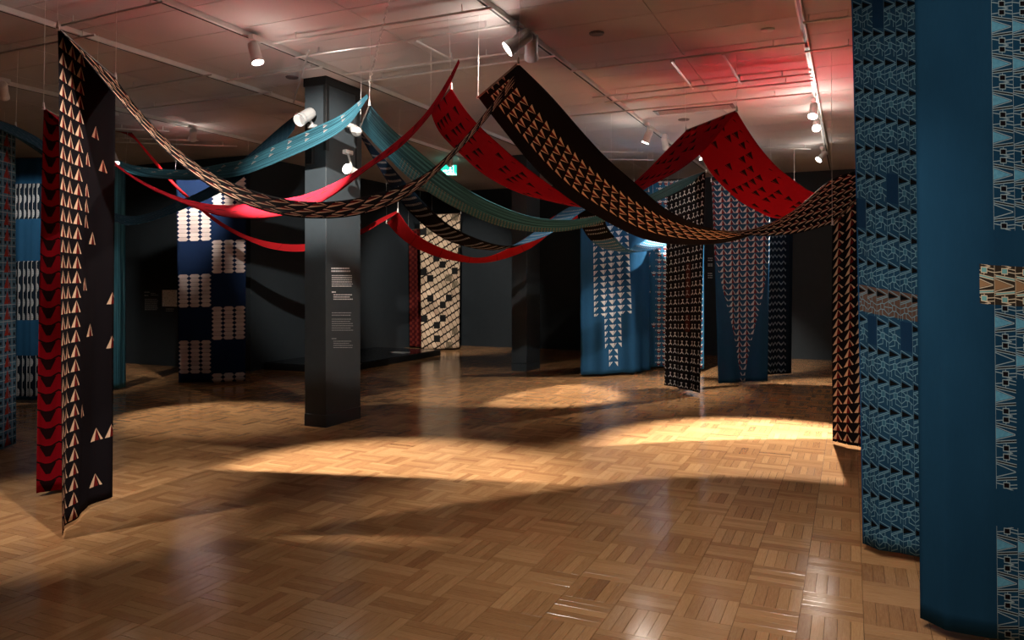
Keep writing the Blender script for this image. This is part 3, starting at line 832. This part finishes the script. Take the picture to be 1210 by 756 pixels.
# ------------------------------------------------------------------ track spotlights
def spotlight(head, aim, label, power=0., angle=40, blend=.5, lit=True, body=M_white, size=1.0, spill=0., colr=(1, .90, .79), name='track_spotlight', mount=None, off=None):
    head, aim = Vector(head), Vector(aim)
    d = (aim-head).normalized()
    m = Vector(mount) if mount else Vector((head.x, head.y, ZC-.05))
    root = empty(name, m, label, 'spotlight')
    s = size
    box('adapter', (m.x-.03*s, m.y-.07*s, m.z-.045), (m.x+.03*s, m.y+.07*s, m.z+.004), body, root, .006)
    tube('arm', [m-UP*.03, head+UP*.03-d*.02], .013*s, body, root, 8)
    L = .20*s; r = .052*s
    back, front = head-d*L*.55, head+d*L*.45
    bm = bm_tube(bmesh.new(), [back-d*.012*s, back, back+d*.03*s, front-d*.05*s, front-d*.03*s, front, front-d*.028*s], r, 20, False,
                 [r*.6, r*.92, r, r, r*1.10, r*1.10, r*.80])
    bm.faces.new([v for v in bm.verts[:20]][::-1])
    bmesh.ops.recalc_face_normals(bm, faces=bm.faces)
    hd = obj('lamp_head', bm, body, root)
    bm = bm_tube(bmesh.new(), [front-d*.034*s, front-d*.030*s], r*.86, 20, True); bmesh.ops.recalc_face_normals(bm, faces=bm.faces)
    obj('lens', bm, (M_white if off else M_lamp) if lit else M_black, hd)
    if lit and power:
        nm = off or 'lamp_beam'; ld = bpy.data.lights.new(nm, 'SPOT'); ld.energy = power*SPOT; ld.spot_size = math.radians(angle); ld.spot_blend = blend
        ld.color = colr; ld.shadow_soft_size = .035
        lo = bpy.data.objects.new(nm, ld); COL.objects.link(lo)
        lo.location = front-m+d*.004
        lo.rotation_euler = d.to_track_quat('-Z', 'Y').to_euler(); lo.parent = root
    if spill and lit and not off:
        ld = bpy.data.lights.new('lamp_spill', 'POINT'); ld.energy = spill*SPOT; ld.color = colr; ld.shadow_soft_size = .06
        lo = bpy.data.objects.new('lamp_spill', ld); COL.objects.link(lo); lo.location = front+d*.012-m; lo.parent = root
    return root
def fl(px, py): return atz(px, py, 0)
# heads in view
spotlight(atz(302, 64, ZC-.22), fl(440, 560), 'lit white spotlight shining at the floor before the text column', 1000, 48, .6, spill=8)
spotlight(at(134, 187, 9.45), fl(250, 492), 'lit spotlight behind the edge of the black pyramid cloth', 330, 40, .6, spill=1.5, mount=None)
spotlight(at(415, 202, 7.75), at(350, 168, 6.9), 'bright lit spotlight clamped low on the text column', 70, 95, .7, spill=5, mount=at(411, 178, 8.05))
spotlight(atz(765, 162, ZC-.26), fl(640, 465), 'lit spotlight on the middle track before the red peak', 700, 40, .5, spill=10)
spotlight(atz(786, 170, ZC-.20), fl(830, 430), 'white spotlight head beside the lit one on the middle track', 500, 50, .5)
spotlight(atz(826, 182, ZC-.22), at(880, 250, 11.3), 'small spotlight head seen under the red peak', 500, 55, .5, spill=5)
spotlight(atz(961, 131, ZC-.20), fl(910, 525), 'brightest lit spotlight on the track beside the mosaic panel', 2600, 46, .6, spill=16)
spotlight(atz(965, 148, ZC-.20), fl(925, 590), 'second lit spotlight on the track by the mosaic panel', 1500, 52, .6, spill=8)
spotlight(atz(971, 185, ZC-.22), at(860, 300, 11.4), 'far lit spotlight on the track by the mosaic panel', 500, 50, .6, spill=6)
spotlight(atz(611, 50, ZC-.22), at(330, 250, 6.0), 'grey spotlight head above the black cloth peak aimed at the red loop', 90, 46, .6, body=M_grey, size=1.25, spill=9)
spotlight(atz(628, 58, ZC-.20), at(628, 330, 9.0), 'grey spotlight head facing away above the black cloth peak', 300, 50, .6, body=M_grey, size=1.2)
spotlight(atz(228, 160, ZC-.20), at(206, 325, 12.6), 'white spotlight head lighting the checkered navy hanging', 170, 64, .6, spill=3)
spotlight(atz(4, 108, ZC-.20), at(30, 300, 9.6), 'white spotlight head above the half moon hanging', 160, 50, .6)
spotlight(at(360, 138, 7.78), at(338, 152, 7.5), 'grey spotlight head clamped on the text column', 0, lit=False, body=M_grey, size=1.3, mount=at(372, 148, 8.02))
spotlight(at(532, 191, 12.6), at(520, 330, 16.5), 'small white spotlight head beside the exit sign', 350, 55, .6)
spotlight(at(420, 154, 7.9), at(440, 175, 7.0), 'white spotlight head clamped high on the text column, facing the dark loops', 0, lit=False, mount=at(412, 146, 8.1))

# heads on the same tracks out of frame; the loop and teal ones are added
spotlight((-.41, 1.4, ZC-.2), at(1060, 380, 4.2), 'white spotlight head lighting the mosaic hanging', 60, 60, .8, off='track_mosaic_offscreen')
spotlight((-.41, .2, ZC-.2), at(1160, 330, 3.2), 'white spotlight head lighting the plain indigo hanging', 60, 70, .8, off='track_indigo_offscreen')
spotlight((-2.85, 1.6, ZC-.2), fl(560, 720), 'white spotlight head shining at the bare floor before the loops', 48, 85, .9, spill=6, off='track_floor_offscreen')
spotlight((-2.85, 2.6, ZC-.2), at(95, 330, 4.9), 'white spotlight head lighting the black pyramid tail', 260, 50, .6, spill=5, off='track_tail_offscreen')
spotlight((-5.33, 2.2, ZC-.2), fl(60, 610), 'white spotlight head beside the black pyramid tail', 170, 42, .6, spill=4, off='track_tail_floor_offscreen')
spotlight((-.41, 3.2, ZC-.2), fl(880, 690), 'white spotlight head over the bare parquet by the mosaic hanging', 105, 75, .9, spill=10, off='track_parquet_offscreen')
spotlight((-2.85, 4.1, ZC-.2), at(520, 240, 7.2), 'added unlit spotlight head aimed up the loops of cloth', 0, lit=False)  # added unseen fill head, its light switched off
spotlight((-.41, 4.6, ZC-.2), at(404, 360, 8.2), 'white spotlight head aimed at the wall text on the column', 330, 17, .5, off='track_text_offscreen')
spotlight((-2.85, 3.1, ZC-.2), at(375, 158, 7.0), 'added unseen spotlight head aimed at the teal streaked cloth', 1700, 24, .7, off='added_teal_offscreen')  # unseen head added to brighten the teal cloth
